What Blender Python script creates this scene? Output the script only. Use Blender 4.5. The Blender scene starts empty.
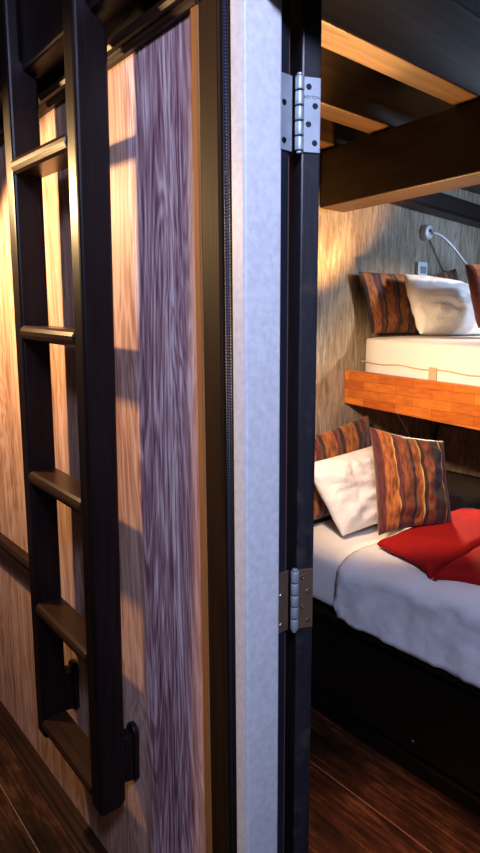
import bpy, bmesh, math, random
from mathutils import Vector, Matrix, noise
S = bpy.context.scene
COL = S.collection
random.seed(4)

# ------------------------------------------------------------------ camera
# world: +Y runs along the veneered partition, +X goes through it into the cabin, Z up, floor at 0
F_PX, H = 585.0, 1.35
YAW, ROLL = math.radians(40.2), math.radians(-0.36)
PITCH = math.atan((426.5 - 326.0) / F_PX)
fh = Vector((math.sin(YAW), math.cos(YAW), 0)); r0 = Vector((math.cos(YAW), -math.sin(YAW), 0)); uz = Vector((0, 0, 1))
fw = fh * math.cos(PITCH) - uz * math.sin(PITCH); u0 = fh * math.sin(PITCH) + uz * math.cos(PITCH)
rt = r0 * math.cos(ROLL) + u0 * math.sin(ROLL); up = u0 * math.cos(ROLL) - r0 * math.sin(ROLL)
cd = bpy.data.cameras.new('camera'); cam = bpy.data.objects.new('camera', cd); COL.objects.link(cam)
cd.sensor_fit = 'VERTICAL'; cd.sensor_height = 36.0; cd.lens = F_PX / 853.0 * 36.0; cd.clip_start = 0.02
M = Matrix((rt, up, -fw)).transposed().to_4x4(); M.translation = Vector((0, 0, H)); cam.matrix_world = M
S.camera = cam

# ------------------------------------------------------------------ world, lights, exposure
w = bpy.data.worlds.new('dusk'); S.world = w; w.use_nodes = True
w.node_tree.nodes['Background'].inputs[0].default_value = (0.30, 0.36, 0.62, 1)
w.node_tree.nodes['Background'].inputs[1].default_value = 0.15
S.view_settings.view_transform = 'Standard'; S.view_settings.look = 'None'
S.view_settings.exposure = 0.0; S.view_settings.gamma = 1.0; S.view_settings.use_curve_mapping = False

def lamp(name, kind, loc, col, power, size=0.05, aim=None, spot=None, blend=0.6):
    l = bpy.data.lights.new(name, kind); l.color = col; l.energy = power
    if kind == 'AREA': l.shape = 'SQUARE'; l.size = size
    else: l.shadow_soft_size = size
    if spot: l.spot_size = math.radians(spot); l.spot_blend = blend
    o = bpy.data.objects.new(name, l); COL.objects.link(o); o.location = loc
    if aim: o.rotation_euler = (Vector(aim) - Vector(loc)).to_track_quat('-Z', 'Y').to_euler()
    return o
lamp('corridor_lamp', 'SPOT', (0.15, 1.63, 1.71), (1.0, 0.62, 0.28), 58.0, 0.032, (0.57, 1.10, 0.90), 130, 0.2)
lamp('corridor_daylight', 'AREA', (-0.07, -0.30, 2.14), (0.56, 0.63, 1.0), 45.0, 0.30, (0.62, 0.75, 1.30))
lamp('beam_fill', 'SPOT', (1.735, 1.265, 1.20), (1.0, 0.54, 0.17), 100.0, 0.03, (1.66, 1.22, 2.0), 98, 0.4)  # added spot without a fixture, brightens the long beam's underside and the head wall
lamp('joist_fill', 'SPOT', (1.12, 1.10, 1.34), (1.0, 0.62, 0.24), 150.0, 0.03, (1.06, 1.10, 2.0), 62, 0.5)  # second added upward spot, no lamp body, lights the joist undersides
lamp('sconce_sideways', 'SPOT', (1.06, 1.08, 1.42), (1.0, 0.66, 0.38), 54.0, 0.04, (1.86, 1.22, 0.95), 74, 0.5)
lamp('floor_fill', 'SPOT', (1.02, 0.80, 1.00), (1.0, 0.42, 0.14), 40.0, 0.04, (1.02, 0.70, 0.0), 56, 0.9)  # added unseen spot that makes the warm patch on the cabin floor
lamp('bunk_lamp', 'SPOT', (2.40, 0.30, 1.74), (1.0, 0.84, 0.66), 66.0, 0.03, (2.2, 1.25, 1.27), 44, 0.5)
lamp('lower_reading_light', 'SPOT', (2.16, 1.34, 1.00), (1.0, 0.76, 0.48), 26.0, 0.02, (1.62, 0.62, 0.62), 88, 0.6)
lamp('cabin_window_light', 'AREA', (2.75, 0.15, 1.86), (0.45, 0.66, 1.0), 17.0, 0.16, (2.1, 1.5, 1.85))

# ------------------------------------------------------------------ materials
def nodes(name):
    m = bpy.data.materials.new(name); m.use_nodes = True
    return m, m.node_tree.nodes, m.node_tree.links, m.node_tree.nodes['Principled BSDF']
def ramp(N, stops, interp='LINEAR'):
    r = N.new('ShaderNodeValToRGB'); r.color_ramp.interpolation = interp
    e = r.color_ramp.elements
    while len(e) < len(stops): e.new(0.5)
    for el, (p, c) in zip(e, stops): el.position = p; el.color = (*c, 1)
    return r
def mth(N, L, op, a, b=None):
    n = N.new('ShaderNodeMath'); n.operation = op
    for i, v in enumerate((a, b)):
        if v is None: continue
        if isinstance(v, (int, float)): n.inputs[i].default_value = v
        else: L.new(v, n.inputs[i])
    return n.outputs[0]
def mixc(N, L, fac, a, b, mode='MIX'):
    n = N.new('ShaderNodeMix'); n.data_type = 'RGBA'; n.blend_type = mode
    for sock, v in ((n.inputs['Factor'], fac), (n.inputs['A'], a), (n.inputs['B'], b)):
        if isinstance(v, (int, float)): sock.default_value = v
        elif isinstance(v, tuple): sock.default_value = (*v, 1)
        else: L.new(v, sock)
    return n.outputs['Result']
def noise_tex(N, L, vec, scale, detail=4, rough=0.55, dist=0.0):
    n = N.new('ShaderNodeTexNoise'); n.inputs['Scale'].default_value = scale; n.inputs['Detail'].default_value = detail
    n.inputs['Roughness'].default_value = rough; n.inputs['Distortion'].default_value = dist
    L.new(vec, n.inputs['Vector']); return n.outputs['Fac']
def mapped(N, L, scale, coord='Object', loc=(0, 0, 0)):
    tc = N.new('ShaderNodeTexCoord'); mp = N.new('ShaderNodeMapping')
    mp.inputs['Scale'].default_value = scale; mp.inputs['Location'].default_value = loc
    L.new(tc.outputs[coord], mp.inputs['Vector']); return mp.outputs['Vector']
def bump(N, L, P, h, strength, dist=0.002):
    b = N.new('ShaderNodeBump'); b.inputs['Strength'].default_value = strength; b.inputs['Distance'].default_value = dist
    L.new(h, b.inputs['Height']); L.new(b.outputs['Normal'], P.inputs['Normal'])

def wood(name, dark, light, axis, rough=0.4, fine=60, coat=0.0, bmp=0.25, knots=0.0, spec=0.5, worn=None):
    """streaky wood, grain along the given axis"""
    m, N, L, P = nodes(name)
    sc = [1, 1, 1]; sc[axis] = 0.06
    v = mapped(N, L, tuple(sc))
    f1 = noise_tex(N, L, v, fine, 5, 0.6, 0.3); f2 = noise_tex(N, L, v, fine * 0.18, 3)
    f = mth(N, L, 'ADD', mth(N, L, 'MULTIPLY', f1, 0.55), mth(N, L, 'MULTIPLY', f2, 0.45))
    r = ramp(N, [(0.32, dark), (0.68, light)]); L.new(f, r.inputs[0])
    col = r.outputs[0]
    if worn:
        wv = mapped(N, L, (1, 1, 1)); wn = noise_tex(N, L, wv, 22, 6, 0.7)
        wr = ramp(N, [(0.56, (0, 0, 0)), (0.70, (1, 1, 1))]); L.new(wn, wr.inputs[0])
        col = mixc(N, L, wr.outputs[0], col, worn)
    L.new(col, P.inputs['Base Color'])
    P.inputs['Roughness'].default_value = rough; P.inputs['Coat Weight'].default_value = coat
    P.inputs['Coat Roughness'].default_value = 0.18; P.inputs['Specular IOR Level'].default_value = spec
    bump(N, L, P, f1, bmp, 0.0015)
    return m

def veneer():
    """partition veneer: plain tan leaf at the far end, a boldly figured mauve leaf at the door end"""
    m, N, L, P = nodes('veneer_wood')
    v = mapped(N, L, (1, 1, 0.11), 'Object')
    field = noise_tex(N, L, v, 10.0, 4.0, 0.52, 0.9)
    fine = noise_tex(N, L, mapped(N, L, (1, 1, 0.04)), 150, 5, 0.65, 0.3)
    mid = noise_tex(N, L, mapped(N, L, (1, 1, 0.05)), 26, 3, 0.5)
    rings = mth(N, L, 'SINE', mth(N, L, 'MULTIPLY', field, 90.0))
    rings = mth(N, L, 'ADD', mth(N, L, 'MULTIPLY', rings, 0.5), 0.5)
    rf = mth(N, L, 'ADD', mth(N, L, 'MULTIPLY', rings, 0.13), mth(N, L, 'ADD', mth(N, L, 'MULTIPLY', fine, 0.70), mth(N, L, 'MULTIPLY', mid, 0.30)))
    bold = ramp(N, [(0.42, (0.14, 0.058, 0.090)), (0.52, (0.36, 0.195, 0.225)), (0.60, (0.56, 0.36, 0.375)), (0.70, (0.88, 0.72, 0.72))])
    L.new(rf, bold.inputs[0])
    pf = mth(N, L, 'ADD', mth(N, L, 'MULTIPLY', mid, 0.5), mth(N, L, 'ADD', mth(N, L, 'MULTIPLY', fine, 0.35), mth(N, L, 'MULTIPLY', rings, 0.15)))
    plain = ramp(N, [(0.34, (0.30, 0.14, 0.095)), (0.50, (0.56, 0.33, 0.235)), (0.66, (0.73, 0.52, 0.43))])
    L.new(pf, plain.inputs[0])
    g = N.new('ShaderNodeNewGeometry'); sx = N.new('ShaderNodeSeparateXYZ'); L.new(g.outputs['Position'], sx.inputs[0])
    y = mth(N, L, 'ADD', sx.outputs['Y'], mth(N, L, 'MULTIPLY', mth(N, L, 'SUBTRACT', field, 0.5), 0.03))
    k = ramp(N, [(0.0, (1, 1, 1)), (1.0, (0, 0, 0))]); L.new(mth(N, L, 'MULTIPLY', mth(N, L, 'SUBTRACT', y, 0.972), 60.0), k.inputs[0])
    edge = ramp(N, [(0.0, (1, 1, 1)), (1.0, (0, 0, 0))]); L.new(mth(N, L, 'MULTIPLY', mth(N, L, 'SUBTRACT', y, 0.79), 25.0), edge.inputs[0])
    boldc = mixc(N, L, mth(N, L, 'MULTIPLY', edge.outputs[0], 0.55), bold.outputs[0], (0.62, 0.36, 0.27))
    L.new(mixc(N, L, k.outputs[0], plain.outputs[0], boldc), P.inputs['Base Color'])
    P.inputs['Roughness'].default_value = 0.55; P.inputs['Specular IOR Level'].default_value = 0.3
    bump(N, L, P, rf, 0.18, 0.001)
    return m

def weathered():
    m, N, L, P = nodes('weathered_board')
    f1 = noise_tex(N, L, mapped(N, L, (1, 1, 0.14)), 60, 8, 0.72, 0.8); f2 = noise_tex(N, L, mapped(N, L, (1, 1, 0.30)), 7, 5, 0.6)
    f = mth(N, L, 'ADD', mth(N, L, 'MULTIPLY', f1, 0.6), mth(N, L, 'MULTIPLY', f2, 0.4))
    r = ramp(N, [(0.36, (0.08, 0.055, 0.035)), (0.48, (0.22, 0.165, 0.11)), (0.56, (0.32, 0.26, 0.195)), (0.68, (0.52, 0.46, 0.39))]); L.new(f, r.inputs[0])
    L.new(r.outputs[0], P.inputs['Base Color']); P.inputs['Roughness'].default_value = 0.75
    bump(N, L, P, f, 0.5, 0.004); return m

def floor_mat():
    m, N, L, P = nodes('floor_planks')
    g = N.new('ShaderNodeNewGeometry'); sx = N.new('ShaderNodeSeparateXYZ'); L.new(g.outputs['Position'], sx.inputs[0])
    # boards 0.26 m wide, running along Y; a joint lies at X = 0.443 and at X = 1.218
    u = mth(N, L, 'DIVIDE', mth(N, L, 'SUBTRACT', sx.outputs['X'], 0.443), 0.2583)
    cell = mth(N, L, 'FLOOR', u); fr = mth(N, L, 'FRACT', u)
    seam = mth(N, L, 'LESS_THAN', fr, 0.009)
    cmb = N.new('ShaderNodeCombineXYZ'); L.new(sx.outputs['X'], cmb.inputs[0])
    L.new(mth(N, L, 'MULTIPLY', sx.outputs['Y'], 0.07), cmb.inputs[1]); L.new(mth(N, L, 'MULTIPLY', cell, 3.7), cmb.inputs[2])
    f1 = noise_tex(N, L, cmb.outputs[0], 75, 5, 0.65, 0.4)
    worn = noise_tex(N, L, mapped(N, L, (1, 0.5, 1)), 9, 6, 0.7)
    f = mth(N, L, 'ADD', mth(N, L, 'MULTIPLY', f1, 0.5), mth(N, L, 'MULTIPLY', worn, 0.5))
    r = ramp(N, [(0.38, (0.004, 0.0015, 0.001)), (0.52, (0.028, 0.010, 0.004)), (0.66, (0.12, 0.045, 0.020))]); L.new(f, r.inputs[0])
    L.new(mixc(N, L, seam, r.outputs[0], (0.22, 0.13, 0.08)), P.inputs['Base Color'])
    P.inputs['Roughness'].default_value = 0.5; P.inputs['Specular IOR Level'].default_value = 0.2; bump(N, L, P, f1, 0.3, 0.001); return m

def staves():
    """finger-jointed orange hardwood"""
    m, N, L, P = nodes('finger_jointed_wood')
    tc = N.new('ShaderNodeTexCoord'); sx = N.new('ShaderNodeSeparateXYZ'); L.new(tc.outputs['Object'], sx.inputs[0])
    cmb = N.new('ShaderNodeCombineXYZ'); L.new(sx.outputs['Y'], cmb.inputs[0]); L.new(sx.outputs['Z'], cmb.inputs[1])
    b = N.new('ShaderNodeTexBrick'); L.new(cmb.outputs[0], b.inputs['Vector'])
    b.inputs['Scale'].default_value = 1.0; b.inputs['Brick Width'].default_value = 0.17; b.inputs['Row Height'].default_value = 0.034
    b.inputs['Mortar Size'].default_value = 0.0008; b.inputs['Color1'].default_value = (0.36, 0.080, 0.010, 1); b.inputs['Color2'].default_value = (0.62, 0.19, 0.025, 1)
    b.inputs['Mortar'].default_value = (0.20, 0.05, 0.012, 1); b.inputs['Bias'].default_value = 0.1
    f1 = noise_tex(N, L, mapped(N, L, (1, 0.08, 1)), 90, 4, 0.6)
    r = ramp(N, [(0.3, (0.72, 0.72, 0.72)), (0.7, (1.15, 1.12, 1.1))]); L.new(f1, r.inputs[0])
    L.new(mixc(N, L, 1.0, b.outputs['Color'], r.outputs[0], 'MULTIPLY'), P.inputs['Base Color'])
    P.inputs['Roughness'].default_value = 0.35; return m

def plain(name, col, rough=0.5, metal=0.0, nscale=None, nstr=0.2, spec=0.5):
    m, N, L, P = nodes(name)
    v = mapped(N, L, (1, 1, 1)); f = noise_tex(N, L, v, nscale or 30, 4)
    r = ramp(N, [(0.3, tuple(c * 0.88 for c in col)), (0.7, tuple(min(1, c * 1.08) for c in col))]); L.new(f, r.inputs[0])
    L.new(r.outputs[0], P.inputs['Base Color']); P.inputs['Roughness'].default_value = rough; P.inputs['Metallic'].default_value = metal
    P.inputs['Specular IOR Level'].default_value = spec
    if nscale: bump(N, L, P, f, nstr, 0.002)
    return m

def fabric(name, col, wr=9, strength=0.5, rough=0.9, dist=0.008, sheen=0.1):
    m, N, L, P = nodes(name)
    a = noise_tex(N, L, mapped(N, L, (1, 1, 1)), wr, 4, 0.5, 1.2); t = noise_tex(N, L, mapped(N, L, (1, 1, 1)), 400, 2)
    r = ramp(N, [(0.3, tuple(c * 0.92 for c in col)), (0.7, col)]); L.new(t, r.inputs[0])
    L.new(r.outputs[0], P.inputs['Base Color']); P.inputs['Roughness'].default_value = rough
    P.inputs['Specular IOR Level'].default_value = 0.2; P.inputs['Sheen Weight'].default_value = sheen
    bump(N, L, P, a, strength, dist); return m

def striped(name, stops):
    m, N, L, P = nodes(name)
    uv = N.new('ShaderNodeUVMap'); uv.uv_map = 'UVMap'
    sx = N.new('ShaderNodeSeparateXYZ'); L.new(uv.outputs[0], sx.inputs[0])
    wob = noise_tex(N, L, uv.outputs[0], 3, 3)
    u = mth(N, L, 'ADD', sx.outputs['X'], mth(N, L, 'MULTIPLY', mth(N, L, 'SUBTRACT', wob, 0.5), 0.035))
    r = ramp(N, stops, 'CONSTANT'); L.new(u, r.inputs[0])
    cmb = N.new('ShaderNodeCombineXYZ'); L.new(mth(N, L, 'MULTIPLY', sx.outputs['X'], 14), cmb.inputs[0]); L.new(mth(N, L, 'MULTIPLY', sx.outputs['Y'], 3.0), cmb.inputs[1])
    ik = noise_tex(N, L, cmb.outputs[0], 2.6, 4, 0.6)
    kr = ramp(N, [(0.36, (0.34, 0.24, 0.22)), (0.60, (1.2, 1.12, 1.0))]); L.new(ik, kr.inputs[0])
    # stitched dashes along the narrow gold bands
    col = mixc(N, L, 1.0, r.outputs[0], kr.outputs[0], 'MULTIPLY')
    L.new(col, P.inputs['Base Color']); P.inputs['Roughness'].default_value = 0.75; P.inputs['Sheen Weight'].default_value = 0.2
    wv = N.new('ShaderNodeTexWave'); wv.inputs['Scale'].default_value = 40; L.new(uv.outputs[0], wv.inputs['Vector'])
    wr = noise_tex(N, L, mapped(N, L, (1, 1, 1)), 16, 3, 0.5, 1.0)
    bump(N, L, P, mth(N, L, 'ADD', mth(N, L, 'MULTIPLY', wv.outputs['Fac'], 0.12), wr), 0.55, 0.006); return m

def beaded():
    m, N, L, P = nodes('ribbed_seal')
    wv = N.new('ShaderNodeTexWave'); wv.bands_direction = 'Z'; wv.inputs['Scale'].default_value = 70
    L.new(mapped(N, L, (1, 1, 1)), wv.inputs['Vector'])
    r = ramp(N, [(0.3, (0.012, 0.014, 0.028)), (0.8, (0.030, 0.034, 0.06))]); L.new(wv.outputs['Fac'], r.inputs[0])
    L.new(r.outputs[0], P.inputs['Base Color']); P.inputs['Roughness'].default_value = 0.4
    bump(N, L, P, wv.outputs['Fac'], 0.35, 0.002); return m

ESPRESSO = wood('espresso_wood', (0.0015, 0.0008, 0.001), (0.013, 0.006, 0.007), 2, 0.38, 90, 0.0, spec=0.28)
ESPRESSO_Y = wood('espresso_wood_lengthwise', (0.004, 0.002, 0.003), (0.017, 0.008, 0.009), 1, 0.42, 90, 0.0, spec=0.3)
TREAD = wood('tread_wood', (0.007, 0.003, 0.002), (0.040, 0.016, 0.006), 1, 0.32, 90, 0.0, spec=0.45)
MOULD = wood('moulding_wood', (0.008, 0.003, 0.002), (0.042, 0.017, 0.007), 1, 0.45, 80, 0.0, spec=0.3)
TRIM = wood('brown_trim_wood', (0.012, 0.005, 0.002), (0.036, 0.015, 0.005), 2, 0.6, 90, 0.0, spec=0.15)
BEAD = wood('golden_bead_wood', (0.24, 0.10, 0.03), (0.36, 0.16, 0.05), 2, 0.65, 90, spec=0.1)
BEAM = wood('rough_beam_wood', (0.005, 0.002, 0.0015), (0.042, 0.019, 0.010), 1, 0.5, 55, 0.0, 0.6, spec=0.4)
JOIST = wood('rough_joist_wood', (0.014, 0.006, 0.003), (0.095, 0.045, 0.021), 0, 0.42, 55, 0.0, 0.6, spec=0.5)
CEILING = wood('ceiling_board', (0.035, 0.035, 0.035), (0.15, 0.15, 0.15), 0, 0.6, 50, 0, 0.6)
BEDWOOD = wood('dark_bed_wood', (0.002, 0.001, 0.0008), (0.010, 0.0045, 0.0025), 1, 0.5, 70, spec=0.2)
POSTWOOD = wood('bed_post_wood', (0.11, 0.04, 0.012), (0.26, 0.10, 0.03), 2, 0.4, 70)
DOORWOOD = wood('dark_door_wood', (0.007, 0.007, 0.010), (0.030, 0.029, 0.036), 2, 0.38, 80, 0.2, worn=(0.05, 0.042, 0.04))
HULL = wood('dark_hull_board', (0.012, 0.008, 0.006), (0.05, 0.036, 0.026), 1, 0.7, 40, 0, 0.8)
VENEER, WEATHER, FLOOR, STAVES, SEAL = veneer(), weathered(), floor_mat(), staves(), beaded()
PAINT = plain('white_gloss_paint', (0.74, 0.75, 0.77), 0.42, nscale=90, nstr=0.012)
DARKPAINT = plain('dark_frame_paint', (0.014, 0.016, 0.026), 0.4)
REDWOOD = plain('worn_red_wood', (0.16, 0.07, 0.055), 0.5, nscale=60)
STEEL = plain('brushed_steel', (0.46, 0.52, 0.56), 0.5, 0.55)
BRONZE = plain('tarnished_steel', (0.20, 0.125, 0.075), 0.5, 0.5)
SCREW = plain('dark_screw_steel', (0.09, 0.09, 0.10), 0.35, 1.0)
PALESCREW = plain('pale_screw_steel', (0.75, 0.68, 0.60), 0.3, 1.0)
STAMP = plain('stamped_mark', (0.08, 0.08, 0.10), 0.6)
CHROME = plain('polished_chrome', (0.80, 0.80, 0.82), 0.12, 1.0)
SATIN = plain('satin_nickel', (0.70, 0.70, 0.72), 0.45, 0.4)
PLASTIC = plain('white_plastic', (0.72, 0.73, 0.76), 0.4)
GREYPLASTIC = plain('grey_plastic', (0.25, 0.27, 0.32), 0.4)
LINEN = fabric('white_linen', (0.80, 0.79, 0.80), 10, 0.4, 0.9, 0.010)
COTTON = fabric('white_cotton', (0.82, 0.80, 0.78), 12, 0.8, 0.9, 0.014)
MATT = fabric('fitted_sheet', (0.80, 0.78, 0.77), 5, 0.25)
TAG = fabric('beige_tag', (0.55, 0.40, 0.24), 30, 0.1)
RED = fabric('red_wool', (0.30, 0.006, 0.006), 14, 0.5, 0.95, sheen=0.0)
BROWNWOOL = fabric('brown_wool', (0.09, 0.035, 0.014), 14, 0.4, 0.95)
OR, OB, BU, DK, GO = (0.34, 0.105, 0.016), (0.20, 0.052, 0.011), (0.095, 0.010, 0.014), (0.020, 0.008, 0.009), (0.62, 0.36, 0.09)
STR_A = striped('rust_striped_weave', [(0, BU), (0.07, OR), (0.20, GO), (0.215, BU), (0.27, OB), (0.40, DK), (0.44, OR), (0.54, GO), (0.555, DK), (0.60, OB), (0.70, BU), (0.72, DK), (0.85, GO), (0.865, DK), (0.90, OB), (0.96, BU)])
STR_B = striped('orange_striped_weave', [(0, DK), (0.05, OR), (0.17, BU), (0.22, OB), (0.25, DK), (0.30, OR), (0.46, BU), (0.49, OB), (0.52, DK), (0.57, OR), (0.74, DK), (0.79, OB), (0.83, BU), (0.88, OR), (0.97, DK)])

# ------------------------------------------------------------------ builders
def bx(bm, x0, x1, y0, y1, z0, z1):
    vs = [bm.verts.new((x, y, z)) for z in (z0, z1) for x, y in ((x0, y0), (x1, y0), (x1, y1), (x0, y1))]
    for f in ((3, 2, 1, 0), (4, 5, 6, 7), (0, 1, 5, 4), (1, 2, 6, 5), (2, 3, 7, 6), (3, 0, 4, 7)):
        bm.faces.new([vs[i] for i in f])
    return vs
def prism(bm, prof, a, b):
    """sweep a closed profile: list of functions of end (a or b) -> point"""
    va = [bm.verts.new(a(p)) for p in prof]; vb = [bm.verts.new(b(p)) for p in prof]; n = len(prof)
    for i in range(n): bm.faces.new((va[i], va[(i + 1) % n], vb[(i + 1) % n], vb[i]))
    bm.faces.new(va[::-1]); bm.faces.new(vb)
def tube(bm, pts, r, n=10):
    pts = [Vector(p) for p in pts]; rings = []
    for i, p in enumerate(pts):
        t = (pts[min(i + 1, len(pts) - 1)] - pts[max(i - 1, 0)]).normalized()
        a = t.orthogonal().normalized() if i == 0 else (prev - t * prev.dot(t)).normalized()
        prev = a; b = t.cross(a); rr = r[i] if isinstance(r, (list, tuple)) else r
        rings.append([bm.verts.new(p + (a * math.cos(k * 2 * math.pi / n) + b * math.sin(k * 2 * math.pi / n)) * rr) for k in range(n)])
    for A, B in zip(rings, rings[1:]):
        for k in range(n): bm.faces.new((A[k], A[(k + 1) % n], B[(k + 1) % n], B[k]))
    bm.faces.new(rings[0][::-1]); bm.faces.new(rings[-1])
def obj(name, bm, mat, parent=None, bevel=0.0, smooth=False, sub=0, seg=2):
    bmesh.ops.recalc_face_normals(bm, faces=bm.faces[:])
    if parent is not None:
        org = Vector(parent['_o'])
    else:
        xs = [v.co for v in bm.verts]
        org = Vector(((min(c.x for c in xs) + max(c.x for c in xs)) / 2, (min(c.y for c in xs) + max(c.y for c in xs)) / 2, min(c.z for c in xs)))
    for v in bm.verts: v.co -= org
    me = bpy.data.meshes.new(name); bm.to_mesh(me); bm.free(); me.materials.append(mat)
    o = bpy.data.objects.new(name, me); COL.objects.link(o)
    if parent is not None: o.parent = parent
    else: o.location = org
    o['_o'] = tuple(org)
    if smooth or sub:
        for p in me.polygons: p.use_smooth = True
    if bevel:
        b = o.modifiers.new('bevel', 'BEVEL'); b.width = bevel; b.segments = seg; b.limit_method = 'ANGLE'; b.angle_limit = math.radians(40)
        b.harden_normals = False
    if sub:
        s = o.modifiers.new('sub', 'SUBSURF'); s.levels = sub; s.render_levels = sub
    return o
def box(name, dims, mat, parent=None, bevel=0.0):
    bm = bmesh.new(); bx(bm, *dims); return obj(name, bm, mat, parent, bevel)
def thing(name, loc, label, cat, group=None):
    o = bpy.data.objects.new(name, None); COL.objects.link(o); o.location = loc; o.empty_display_size = 0.05; o['_o'] = tuple(loc)
    return tag(o, label, cat, group)
def tag(o, label, cat, group=None):
    o['label'] = label; o['category'] = cat
    if group: o['group'] = group
    return o
def struct(o): o['kind'] = 'structure'; return o

# ------------------------------------------------------------------ room shell
struct(box('floor', (-1.1, 3.1, -1.6, 3.3, -0.05, 0.0), FLOOR))
struct(box('ceiling', (-1.1, 3.1, -1.6, 3.3, 2.18, 2.23), CEILING))
W = 0.57
wl = struct(box('wall_left', (0.578, 0.63, 0.705, 3.2, 0, 2.18), ESPRESSO_Y))
box('veneer_panel', (W, 0.578, 0.757, 3.2, 0.0, 1.83), VENEER, wl)
struct(box('wall_head', (0.632, 3.05, 1.55, 1.62, 0, 2.18), WEATHER))
struct(box('wall_hull', (3.0, 3.08, -1.0, 1.55, 0, 2.18), WEATHER))
struct(box('wall_near', (0.57, 3.08, -1.08, -1.0, 0, 2.18), WEATHER))
struct(box('wall_corridor_near', (0.57, 0.63, -1.0, -0.16, 0, 2.18), ESPRESSO_Y))
struct(box('wall_far', (-1.1, 0.63, 3.2, 3.26, 0, 2.18), WEATHER))
struct(box('wall_opposite', (-1.16, -1.1, -1.6, 3.2, 0, 2.18), WEATHER))
# low dark lining of the hull behind the lower bed, with its rough face
bm = bmesh.new()
prism(bm, [(2.30, 0.0), (2.62, 0.98), (3.0, 0.98), (3.0, 0.0)], lambda p: (p[0], -0.9, p[1]), lambda p: (p[0], 1.55, p[1]))
struct(obj('wall_hull_lining', bm, HULL))
bm = bmesh.new()
prism(bm, [(2.505, 0.66), (2.575, 0.86), (2.555, 0.87), (2.485, 0.67)], lambda p: (p[0], -0.9, p[1]), lambda p: (p[0], 1.52, p[1]))
struct(obj('trim_5', bm, WEATHER, None, 0.004))
# partition moulding (stepped) and skirting
bm = bmesh.new()
prism(bm, [(W, 1.811), (0.560, 1.811), (0.556, 1.815), (0.556, 1.822), (0.548, 1.824), (0.545, 1.830), (0.548, 1.840), (0.556, 1.843), (0.562, 1.850), (W, 1.850)],
      lambda p: (p[0], 0.757, p[1]), lambda p: (p[0], 3.2, p[1]))
struct(obj('trim_1', bm, MOULD))
bm = bmesh.new()
prism(bm, [(W, 0.0), (0.524, 0.0), (0.524, 0.006), (0.532, 0.009), (0.538, 0.016), (0.550, 0.018), (0.556, 0.024), (W, 0.026)],
      lambda p: (p[0], 0.757, p[1]), lambda p: (p[0], 3.2, p[1]))
struct(obj('baseboard_left', bm, MOULD))
struct(box('trim_2', (0.562, 0.60, 0.757, 0.774, 0, 1.86), BEAD, None, 0.003))
struct(box('trim_3', (0.564, 0.60, 0.711, 0.757, 0, 2.10), TRIM, None, 0.003))
# door frame: white corner post, dark rebate, worn red strip, header
df = struct(box('door_frame', (0.550, 0.621, 0.638, 0.668, 0, 2.17), PAINT, None, 0.004))
bm = bmesh.new(); bx(bm, 0.572, 0.63, 0.668, 0.711, 0, 2.17); obj('frame_back', bm, DARKPAINT, df)
bm = bmesh.new(); tube(bm, [(0.572, 0.690, 0), (0.572, 0.690, 2.17)], 0.006, 8); tube(bm, [(0.572, 0.703, 0), (0.572, 0.703, 2.17)], 0.005, 8)
obj('seal_strip', bm, SEAL, df, smooth=True)
box('rebate', (0.621, 0.6435, 0.647, 0.668, 0, 2.17), DARKPAINT, df, 0.002)
box('red_strip', (0.6435, 0.650, 0.652, 0.668, 0, 2.17), REDWOOD, df, 0.001)
box('stop', (0.63, 0.658, 0.668, 0.70, 0, 2.17), DARKPAINT, df)
struct(box('door_header', (0.573, 0.63, -0.16, 0.637, 1.788, 2.18), MOULD, None, 0.003))
HINGE = Vector((0.6535, 0.636, 0)); SWING = math.radians(25)
dv_, en_ = Vector((math.sin(SWING), math.cos(SWING), 0)), Vector((math.cos(SWING), -math.sin(SWING), 0))   # along the leaf, across its edge
def leafpt(across, along, z): return HINGE + en_ * across + dv_ * along + Vector((0, 0, z))
def leafbox(bm, a0, a1, l0, l1, z0, z1):
    vs = [bm.verts.new(leafpt(a, l, z)) for z in (z0, z1) for a, l in ((a0, l0), (a1, l0), (a1, l1), (a0, l1))]
    for f in ((3, 2, 1, 0), (4, 5, 6, 7), (0, 1, 5, 4), (1, 2, 6, 5), (2, 3, 7, 6), (3, 0, 4, 7)): bm.faces.new([vs[i] for i in f])
bm = bmesh.new(); leafbox(bm, 0.005, 0.0350, 0.004, 0.76, 0.012, 1.842)
struct(obj('door_1', bm, DOORWOOD, None, 0.003))

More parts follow.
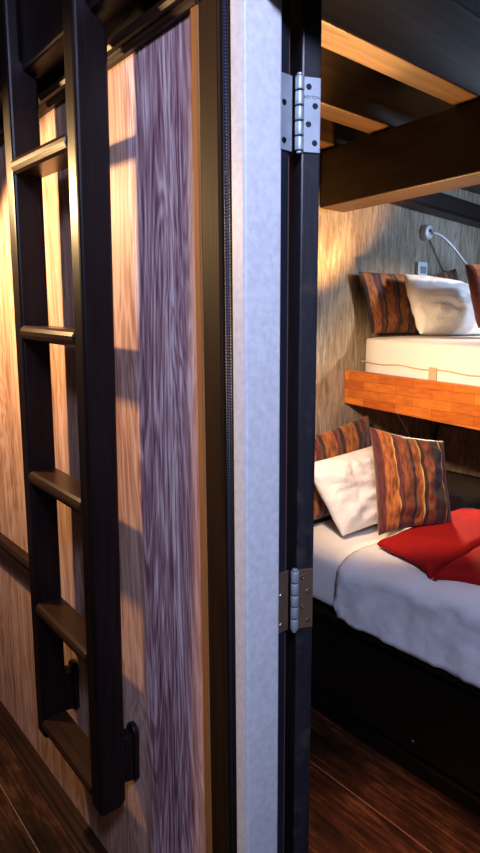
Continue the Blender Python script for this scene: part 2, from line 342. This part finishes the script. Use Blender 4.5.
# ------------------------------------------------------------------ hinges
def hinge(z0, z1, leafm, scr, barrelm, label):
    cz = (z0 + z1) / 2
    t = thing('door_hinge', (0.65, 0.640, z0), label, 'hinge', None)
    h = z1 - z0
    la = box('frame_leaf', (0.609, 0.6465, 0.6435, 0.6468, z0, z1), leafm, t, 0.0008)
    bm = bmesh.new(); leafbox(bm, 0.004, 0.0330, 0.001, 0.0038, z0, z1); lb = obj('door_leaf', bm, leafm, t, 0.0008)
    bm = bmesh.new()
    k = 5; g = h / k
    for i in range(k):
        tube(bm, [(0.6535, 0.636, z0 + i * g + 0.0012), (0.6535, 0.636, z0 + (i + 1) * g - 0.0012)], 0.0068, 14)
    for zz in (z0 - 0.003, z1): tube(bm, [(0.6535, 0.636, zz), (0.6535, 0.636, zz + 0.003)], 0.0045, 12)
    b = obj('barrel', bm, barrelm, t, 0.0006, True)
    bm = bmesh.new(); tube(bm, [(0.6535, 0.636, z0), (0.6535, 0.636, z1)], 0.0045, 10); obj('pin', bm, SCREW, t, 0, True)
    for leaf, xs in ((la, (0.617, 0.630)), (lb, (0.0145, 0.0245))):
        put = (lambda a, d, z: Vector((a, 0.6435 + d, z))) if leaf is la else (lambda a, d, z: leafpt(a, 0.001 + d, z))
        for i in range(4):
            x = xs[i % 2]; z = z1 - h * (0.13 + 0.247 * i)
            bm = bmesh.new(); n = 14; rings = []
            for r, d in ((0.0044, 0), (0.0036, -0.0012), (0.0015, -0.0012), (0.0012, -0.0002)):
                rings.append([bm.verts.new(put(x + math.cos(k2 * 2 * math.pi / n) * r, d, z + math.sin(k2 * 2 * math.pi / n) * r)) for k2 in range(n)])
            for A, B in zip(rings, rings[1:]):
                for q in range(n): bm.faces.new((A[q], A[(q + 1) % n], B[(q + 1) % n], B[q]))
            bm.faces.new(rings[-1])
            obj('screw', bm, scr, leaf)
    # maker's stamp on the door leaf
    cu = bpy.data.curves.new('stamp', 'FONT'); cu.body = 'KEYTON'; cu.size = 0.0060; cu.align_x = 'CENTER'; cu.extrude = 0.0002
    to = bpy.data.objects.new('stamp_text', cu); COL.objects.link(to)
    bpy.context.view_layer.update()
    me = bpy.data.meshes.new_from_object(to.evaluated_get(bpy.context.evaluated_depsgraph_get()))
    bpy.data.objects.remove(to)
    for v in me.vertices: v.co = leafpt(0.0190 + v.co.x, 0.0008 - v.co.z, z1 - h * 0.285 + v.co.y) - Vector(t['_o'])
    me.materials.clear(); me.materials.append(STAMP)
    so = bpy.data.objects.new('stamped_mark', me); COL.objects.link(so); so.parent = lb
    return t
hinge(1.600, 1.702, STEEL, SCREW, STEEL, 'upper bright steel door hinge with dark screws, level with the ceiling beams')
hinge(0.848, 0.953, BRONZE, PALESCREW, STEEL, 'lower bronze brown door hinge with pale screws, beside the white bed sheet')

# ------------------------------------------------------------------ corridor: header beam, ladder, rail
tag(box('header_beam', (0.500, 0.578, 0.715, 3.2, 1.862, 2.10), ESPRESSO_Y, None, 0.005), 'dark horizontal beam along top of veneered wall, behind the ladder', 'beam')

t = thing('ladder', (0.50, 1.18, 0.335), 'dark wooden ladder with five treads fixed upright against the veneered wall', 'ladder')
for y0, y1 in ((1.025, 1.067), (1.326, 1.370)):
    bm = bmesh.new()
    prism(bm, [(0.470, 0.328), (0.480, 0.318), (0.522, 0.318), (0.534, 0.330), (0.534, 1.852), (0.522, 1.862), (0.500, 1.880), (0.500, 2.16), (0.470, 2.16)],
          lambda p: (p[0], y0, p[1]), lambda p: (p[0], y1, p[1]))
    obj('stile', bm, ESPRESSO, t, 0.007, seg=3)
for z in (1.676, 1.336, 1.008, 0.680, 0.364):
    bm = bmesh.new()
    prof = [(0.531, z - 0.018), (0.476, z - 0.018), (0.470, z - 0.014), (0.4665, z - 0.006), (0.4665, z + 0.002), (0.470, z + 0.009), (0.476, z + 0.013), (0.531, z + 0.013)]
    prism(bm, prof, lambda p: (p[0], 1.065, p[1]), lambda p: (p[0], 1.328, p[1]))
    obj('tread', bm, TREAD, t, 0.0015)
for yc in (1.046, 1.348):
    bm = bmesh.new()
    # rounded wall plate and the lug that reaches the stile
    pts = []
    for k in range(24):
        a = k * math.pi / 12; dz = 0.052 if math.sin(a) >= 0 else -0.052
        pts.append((yc + 0.019 * math.cos(a), 0.425 + dz + 0.019 * math.sin(a)))
    prism(bm, pts, lambda p: (0.558, p[0], p[1]), lambda p: (W, p[0], p[1]))
    tube(bm, [(0.546, yc, 0.370), (0.546, yc, 0.478)], 0.018, 16)
    bx(bm, 0.529, 0.546, yc - 0.012, yc + 0.012, 0.370, 0.478)
    obj('bracket', bm, ESPRESSO, t, 0.002)
t.rotation_euler.x = 0.037        # it leans a little out of plumb along the wall

bm = bmesh.new()
prism(bm, [(W, 0.640), (0.548, 0.640), (0.543, 0.648), (0.543, 0.672), (0.546, 0.676), (0.546, 0.680), (0.540, 0.686), (0.540, 0.694), (0.546, 0.702), (W, 0.702)],
      lambda p: (p[0], 1.49, p[1]), lambda p: (p[0], 2.9, p[1]))
tag(obj('wall_rail', bm, MOULD), 'short dark wooden rail on the wall, running left from behind the ladder', 'rail')

# ------------------------------------------------------------------ cabin ceiling
for y0, y1, lab in ((0.920, 1.002, 'nearest ceiling joist, broad dark side with bluish sheen and orange lit underside'),
                    (1.231, 1.318, 'middle ceiling joist, narrower orange underside showing just right of the upper hinge'),
                    (1.472, 1.548, 'farthest ceiling joist, tight against the head wall above the bunks'),
                    (0.560, 0.640, '')):
    if not lab: continue
    bm = bmesh.new(); bx(bm, 0.636, 2.98, y0, y1, 1.981, 2.178)
    tag(obj('ceiling_joist', bm, JOIST, None, 0.004), lab, 'beam', 'ceiling joists of the cabin')
# long beam carrying the joists, swung slightly off the bunk line
def swing(x0, slope, y): return x0 + slope * (y - 1.55)
bm = bmesh.new()
prism(bm, [(1.704, 1.780), (1.842, 1.780), (1.842, 1.980), (1.704, 1.980)], lambda p: (p[0] + 0.048 * (-0.9 - 1.55), -0.9, p[1]), lambda p: (p[0], 1.549, p[1]))
tag(obj('ceiling_beam', bm, BEAM, None, 0.004), 'thick dark beam under the joists, running above the front edge of upper bunk', 'beam')
bm = bmesh.new()
prism(bm, [(1.478, 1.850), (1.470, 1.862), (1.470, 1.925), (1.549, 1.925), (1.549, 1.850)], lambda p: (1.82, p[0], p[1] + 0.01), lambda p: (2.99, p[0], p[1] - 0.03))
struct(obj('trim_4', bm, ESPRESSO_Y, None, 0.003))

# ------------------------------------------------------------------ lower bed
t = thing('lower_bed', (1.85, 0.5, 0), 'dark wooden lower bunk bed base with plank side standing on the floor', 'bed')
BX0, BX1, BY0, BY1 = 1.42, 2.28, -0.75, 1.53
box('bed_base', (BX0 + 0.012, BX1, BY0, BY1, 0.0, 0.362), BEDWOOD, t, 0.002)
box('top_rail', (BX0 - 0.006, BX1, BY0, 1.30, 0.358, 0.388), BEDWOOD, t, 0.004)
box('skirting', (BX0 - 0.004, BX0 + 0.012, BY0, 1.30, 0.0, 0.05), BEDWOOD, t, 0.002)
box('head_post', (1.352, 1.424, 1.306, 1.372, 0.0, 0.588), POSTWOOD, t, 0.006)
for y0, y1 in ((0.30, 1.20), (-0.70, 0.27)):
    d = box('drawer_front', (BX0, BX0 + 0.02, y0, y1, 0.065, 0.335), BEDWOOD, t, 0.004)
    bm = bmesh.new(); yk = 0.868 if y0 > 0 else -0.2
    tube(bm, [(BX0, yk, 0.118), (BX0 - 0.012, yk, 0.118), (BX0 - 0.016, yk, 0.118), (BX0 - 0.022, yk, 0.118)], [0.005, 0.005, 0.010, 0.008], 12)
    obj('knob', bm, SCREW, d, 0, True)
    bm = bmesh.new(); tube(bm, [(BX0, yk + 0.012, 0.178), (BX0 - 0.002, yk + 0.012, 0.178)], 0.006, 12); obj('keyhole', bm, SCREW, d)

def slab(name, x0, x1, y0, y1, z0, z1, mat, parent=None, amp=0.004, rnd=0.04, nx=14, ny=40, slope=0.0, ztilt=0.0):
    """soft rounded slab (mattress) with gentle unevenness"""
    bm = bmesh.new(); bmesh.ops.create_cube(bm, size=1.0)
    bmesh.ops.subdivide_edges(bm, edges=bm.edges[:], cuts=11, use_grid_fill=True)
    for v in bm.verts:
        p = v.co.copy()
        hx, hy, hz = (x1 - x0) / 2, (y1 - y0) / 2, (z1 - z0) / 2
        q = Vector((p.x * 2 * hx, p.y * 2 * hy, p.z * 2 * hz))
        r = min(rnd, hz * 0.95)
        c = Vector((max(-hx + r, min(hx - r, q.x)), max(-hy + r, min(hy - r, q.y)), max(-hz + r, min(hz - r, q.z))))
        dlt = q - c
        if dlt.length > 1e-6: q = c + dlt.normalized() * min(r, dlt.length)
        v.co = Vector(((x0 + x1) / 2 + q.x, (y0 + y1) / 2 + q.y, (z0 + z1) / 2 + q.z))
        v.co.z += amp * noise.noise(v.co * 7) * (1 if q.z > 0 else 0.1)
        v.co.x += slope * (v.co.y - 1.55); v.co.z += ztilt * (v.co.y - 1.55)
    return obj(name, bm, mat, parent, 0, True, 1)
tag(slab('lower_mattress', 1.432, 2.26, BY0 + 0.03, 1.525, 0.390, 0.584, MATT, None, 0.004, 0.035),
    'white sheeted mattress on the lower bed, bare side by the door', 'mattress')

# duvet laid over the lower mattress and hanging down its side
def ztop(y): return 0.592 + max(0.0, min(1.0, (1.20 - y) / 0.5)) * 0.048
bm = bmesh.new(); rows = []; ny, nx = 90, 44
for j in range(ny + 1):
    y = 1.175 - (1.175 + 0.55) * j / ny; row = []
    zt = ztop(y)
    for i in range(nx + 1):
        s = i / nx
        if s < 0.30:                       # hanging side
            k = s / 0.30; x = 1.420 + 0.004 * math.sin(k * 3); z = 0.392 + (zt - 0.05 - 0.392) * k
            fold = 0.012 * noise.noise(Vector((y * 16 + k, k * 1.5, 3))) + 0.012 * noise.noise(Vector((y * 52 + k * 4, k * 2, 8)))
            x += -0.008 + fold; yy = y + 0.015 * (k - 1) * 0
        elif s < 0.42:                     # rounded edge
            a = (s - 0.30) / 0.12 * math.pi / 2
            x = 1.420 + 0.05 * (1 - math.cos(a)) - 0.008 * (1 - math.sin(a)); z = zt - 0.05 * (1 - math.sin(a)); yy = y
            x += 0.010 * noise.noise(Vector((y * 16, 1.5, 3))) * (1 - math.sin(a))
        else:
            k = (s - 0.42) / 0.58; x = 1.470 + k * 0.785; z = zt + 0.010 * math.sin(k * math.pi); yy = y
            z += 0.008 * noise.noise(Vector((x * 9, y * 9, 1))) + 0.007 * noise.noise(Vector((x * 22 + y * 14, y * 10, 5)))
        # hem at the head end and a pressed crease further down
        z += 0.006 * math.exp(-((y - 1.15) / 0.012) ** 2)
        if s > 0.0:
            cy = 0.955 - 0.11 * min(1, s / 0.42) + 0.0
            z -= 0.007 * math.exp(-((y - cy) / 0.010) ** 2) * (1 if s >= 0.30 else 0.4)
            x += 0.006 * math.exp(-((y - cy) / 0.010) ** 2) * (1 if s < 0.36 else 0)
        yy += 0.012 * (1 - min(1, s / 0.4)) * math.sin(s * 9) + (0.02 * max(0, s - 0.42))
        if s < 0.36: x = min(x - 0.006, 1.423)
        row.append(bm.verts.new((x, yy, z)))
    rows.append(row)
for a, b in zip(rows, rows[1:]):
    for i in range(nx): bm.faces.new((a[i], a[i + 1], b[i + 1], b[i]))
dv = obj('duvet', bm, LINEN, None, 0, True)
so = dv.modifiers.new('thick', 'SOLIDIFY'); so.thickness = 0.008; so.offset = 0.0
tag(dv, 'white duvet spread over the lower bed and hanging down its side', 'duvet')

# red blanket folded across the bed
bm = bmesh.new(); rows = []; ny, nx = 150, 40
for j in range(ny + 1):
    y = 1.125 - 0.70 * j / ny; row = []
    for i in range(nx + 1):
        k = i / nx
        x = 1.475 + 0.63 * k
        x += 0.08 * max(0, 1 - abs(y - 1.125) / 0.24) * (1 - k) - 0.025 * math.exp(-((y - 0.87) / 0.07) ** 2) * (1 - k)
        z = ztop(y) + 0.010 * math.sin(((x - 1.486) / 0.77) * math.pi) + 0.020
        z += 0.006 * noise.noise(Vector((x * 10, y * 10, 9))) + 0.012 * (1 if y > 0.87 else 0) - 0.026 * math.exp(-((y - 0.868 - 0.02 * (k - 0.3)) / 0.008) ** 2)
        edge = min(i, nx - i, j, ny - j)
        if edge == 0: z -= 0.014
        elif edge == 1: z -= 0.004
        row.append(bm.verts.new((x, y + 0.008 * noise.noise(Vector((x * 8, 2, 2))), z)))
    rows.append(row)
for a, b in zip(rows, rows[1:]):
    for i in range(nx): bm.faces.new((a[i], a[i + 1], b[i + 1], b[i]))
rb = obj('red_blanket', bm, RED, None, 0, True)
so = rb.modifiers.new('thick', 'SOLIDIFY'); so.thickness = 0.012; so.offset = 0.0
tag(rb, 'bright red folded blanket laid across the white duvet of lower bed', 'blanket')

# brown folded throw at the far side of the lower bed
bm = bmesh.new()
prism(bm, [(2.13, 0.590), (2.10, 0.606), (2.11, 0.633), (2.15, 0.650), (2.22, 0.646), (2.255, 0.618), (2.25, 0.590)], lambda p: (p[0], 1.20, p[1]), lambda p: (p[0] - 0.01, 1.46, p[1]))
tag(obj('brown_throw', bm, BROWNWOOL, None, 0.012, True), 'dark brown folded throw in the shade at far side of lower bed', 'throw')

# ------------------------------------------------------------------ cushions and pillows
def pillow(name, mat, c00, c10, c11, c01, thick, label, cat, group, pinch=0.05, seed=0, wr=0.010, pt=0.55, n=34):
    """c00 bottom left, c10 bottom right, c11 top right, c01 top left (world), seen from the front"""
    A, B, Cc, D = (Vector(c) for c in (c00, c10, c11, c01))
    nrm = ((B - A) + (Cc - D)).cross((D - A) + (Cc - B)).normalized()
    bm = bmesh.new(); uvl = bm.loops.layers.uv.new('UVMap'); uvs = {}
    def P(u, v, side):
        uu, vv = u * 2 - 1, v * 2 - 1
        # edges drawn in between the pointed corners
        pu = 0.5 + uu * (1 - pinch * (1 - vv * vv)) / 2; pv = 0.5 + vv * (1 - pinch * (1 - uu * uu)) / 2
        base = A * (1 - pu) * (1 - pv) + B * pu * (1 - pv) + Cc * pu * pv + D * (1 - pu) * pv
        h = (max(0, (1 - uu ** 4)) * max(0, (1 - vv ** 4))) ** pt
        h *= 0.80 + 0.20 * math.cos(uu * 1.4) * math.cos(vv * 1.4)
        q = Vector((u * 5 + seed, v * 5, seed * 2.3 + side))
        e = min(1.0, 6 * min(u, 1 - u, v, 1 - v))
        w1 = wr * (noise.noise(q) + 0.6 * noise.noise(q * 2.3 + Vector((noise.noise(q) * 2, 0, 0)))) * e
        # gathers that run in from the corners
        w1 += 0.35 * wr * math.sin((abs(uu) - abs(vv)) * 11 + seed) * e * (uu * uu * vv * vv) ** 0.3
        return base + nrm * side * (h * thick / 2 + w1)
    grid = {}
    for side in (1, -1):
        for j in range(n + 1):
            for i in range(n + 1):
                rim = i in (0, n) or j in (0, n)
                if rim and side == -1: grid[(side, i, j)] = grid[(1, i, j)]; continue
                v = bm.verts.new(P(i / n, j / n, side)); grid[(side, i, j)] = v; uvs[v] = (i / n, j / n)
    for side in (1, -1):
        for j in range(n):
            for i in range(n):
                q = [grid[(side, i, j)], grid[(side, i + 1, j)], grid[(side, i + 1, j + 1)], grid[(side, i, j + 1)]]
                f = bm.faces.new(q if side == 1 else q[::-1])
                for lp in f.loops: lp[uvl].uv = uvs[lp.vert]
    o = obj(name, bm, mat, None, 0, True, 1)
    return tag(o, label, cat, group)
GL, GU = 'striped cushions', 'white pillows'
pillow('cushion', STR_B, (1.54, 1.475, 0.600), (1.99, 1.475, 0.600), (1.985, 1.505, 0.985), (1.53, 1.505, 0.925), 0.075,
       'striped cushion upright against the head wall behind the lower white pillow', 'cushion', GL, 0.04, 2)
pillow('pillow', COTTON, (1.570, 1.295, 0.600), (2.06, 1.27, 0.606), (2.01, 1.415, 0.885), (1.49, 1.415, 0.862), 0.12,
       'plump white pillow on the lower bed, between two striped cushions', 'pillow', GU, 0.03, 5, 0.020)
pillow('cushion', STR_A, (1.612, 1.172, 0.625), (1.875, 1.040, 0.640), (1.940, 1.130, 0.930), (1.705, 1.295, 0.992), 0.135,
       'striped cushion leaning in front of white pillow, behind the red blanket', 'cushion', GL, 0.075, 7, 0.022)

# ------------------------------------------------------------------ upper bunk
RS = 0.185
t = thing('upper_bunk', (2.2, 0.5, 1.03), 'upper bunk shelf with orange finger jointed wooden front rail', 'bunk bed')
bm = bmesh.new()
prism(bm, [(1.870, 1.035), (1.903, 1.035), (1.903, 1.171), (1.870, 1.171)], lambda p: (p[0] + RS * (-0.9 - 1.55), -0.9, p[1] - 0.060), lambda p: (p[0], 1.549, p[1]))
obj('front_rail', bm, STAVES, t, 0.004)
bm = bmesh.new()
ya, yb = -0.9, 1.549
v = [bm.verts.new(c) for c in ((1.905 + RS * (ya - 1.55), ya, 0.985), (2.99, ya, 0.985), (2.99, yb, 1.05), (1.905, yb, 1.05),
                               (1.905 + RS * (ya - 1.55), ya, 1.010), (2.99, ya, 1.010), (2.99, yb, 1.100), (1.905, yb, 1.100))]
for f in ((3, 2, 1, 0), (4, 5, 6, 7), (0, 1, 5, 4), (1, 2, 6, 5), (2, 3, 7, 6), (3, 0, 4, 7)): bm.faces.new([v[i] for i in f])
obj('bunk_base', bm, BEDWOOD, t)
mt = slab('upper_mattress', 1.945, 2.90, -0.70, 1.545, 1.112, 1.312, MATT, None, 0.004, 0.03, slope=0.18, ztilt=0.036)
tag(mt, 'white sheeted mattress on the upper bunk behind the orange rail', 'mattress')
bm = bmesh.new()
def medge(y, z, off): return (1.945 + 0.18 * (y - 1.55) - off, y, z + 0.036 * (y - 1.55))
tube(bm, [medge(y, 1.205 + 0.003 * math.sin(y * 30), 0.0) for y in [1.52 - 0.04 * k for k in range(40)]], 0.003, 6)
obj('seam', bm, TAG, mt, 0, True)
bm = bmesh.new()
a = [medge(1.165, 1.215, 0.003), medge(1.13, 1.215, 0.003), medge(1.13, 1.165, 0.004), medge(1.165, 1.165, 0.004)]
va = [bm.verts.new(p) for p in a]; vb = [bm.verts.new((p[0] - 0.002, p[1], p[2])) for p in a]
bm.faces.new(va); bm.faces.new(vb)
for i in range(4): bm.faces.new((va[i], va[(i + 1) % 4], vb[(i + 1) % 4], vb[i]))
obj('tag', bm, TAG, mt)

pillow('cushion', STR_B, (1.965, 1.495, 1.312), (2.28, 1.495, 1.312), (2.290, 1.510, 1.572), (1.885, 1.510, 1.562), 0.060,
       'striped cushion upright at the left end of the upper bunk', 'cushion', GL, 0.03, 11, 0.008)
pillow('cushion', STR_A, (2.33, 1.49, 1.312), (2.72, 1.49, 1.312), (2.61, 1.51, 1.615), (2.38, 1.51, 1.572), 0.07,
       'striped cushion half hidden behind the white upper pillow, under the wall socket', 'cushion', GL, 0.04, 13, 0.006)
pillow('pillow', COTTON, (2.01, 1.30, 1.312), (2.57, 1.24, 1.312), (2.66, 1.38, 1.512), (2.06, 1.42, 1.555), 0.13,
       'large white pillow leaning on the upper bunk below the reading lamp', 'pillow', GU, 0.03, 17, 0.018)
pillow('cushion', STR_A, (2.04, 1.08, 1.335), (2.31, 0.98, 1.310), (2.40, 1.06, 1.58), (2.10, 1.18, 1.575), 0.10,
       'striped cushion at the right edge of view, in front of white upper pillow', 'cushion', GL, 0.04, 19, 0.008)

# ------------------------------------------------------------------ lamp, socket, cord on the head wall
t = thing('reading_lamp', (2.37, 1.55, 1.766), 'chrome reading lamp with curved gooseneck on the wall above upper pillows', 'lamp')
bm = bmesh.new(); tube(bm, [(2.397, 1.552, 1.756), (2.397, 1.528, 1.756), (2.397, 1.520, 1.756)], [0.034, 0.034, 0.028], 24); obj('wall_base', bm, SATIN, t, 0.002, True)
bm = bmesh.new(); tube(bm, [(2.397, 1.521, 1.762), (2.397, 1.508, 1.762)], 0.007, 12); obj('switch', bm, GREYPLASTIC, t)
bm = bmesh.new(); P0, P1, P2, P3 = Vector((2.405, 1.515, 1.752)), Vector((2.45, 1.49, 1.758)), Vector((2.50, 1.46, 1.69)), Vector((2.585, 1.44, 1.618))
tube(bm, [P0 * (1 - s) ** 3 + P1 * 3 * s * (1 - s) ** 2 + P2 * 3 * s * s * (1 - s) + P3 * s ** 3 for s in [k / 16 for k in range(17)]], 0.0055, 8); obj('gooseneck', bm, SATIN, t, 0, True)
dr = (P3 - P2).normalized()
bm = bmesh.new(); tube(bm, [P3 - dr * 0.005, P3, P3 + dr * 0.055, P3 + dr * 0.06], [0.006, 0.011, 0.012, 0.010], 14); obj('lamp_head', bm, CHROME, t, 0, True)

t = thing('wall_socket', (2.36, 1.55, 1.575), 'small white square socket on the wall between cushions and lamp', 'socket')
box('plate', (2.342, 2.416, 1.535, 1.551, 1.554, 1.628), PLASTIC, t, 0.003)
box('insert', (2.360, 2.400, 1.530, 1.536, 1.578, 1.608), GREYPLASTIC, t, 0.002)

bm = bmesh.new()
tube(bm, [(2.17, 1.545, 1.046), (2.20, 1.54, 0.99), (2.25, 1.535, 0.93), (2.31, 1.535, 0.87), (2.35, 1.53, 0.80), (2.33, 1.50, 0.62)], 0.0032, 6)
tag(obj('cord', bm, PLASTIC, None, 0, True), 'thin pale cord hanging down the wall under the upper bunk', 'cord')

for o in bpy.data.objects:
    if '_o' in o: del o['_o']
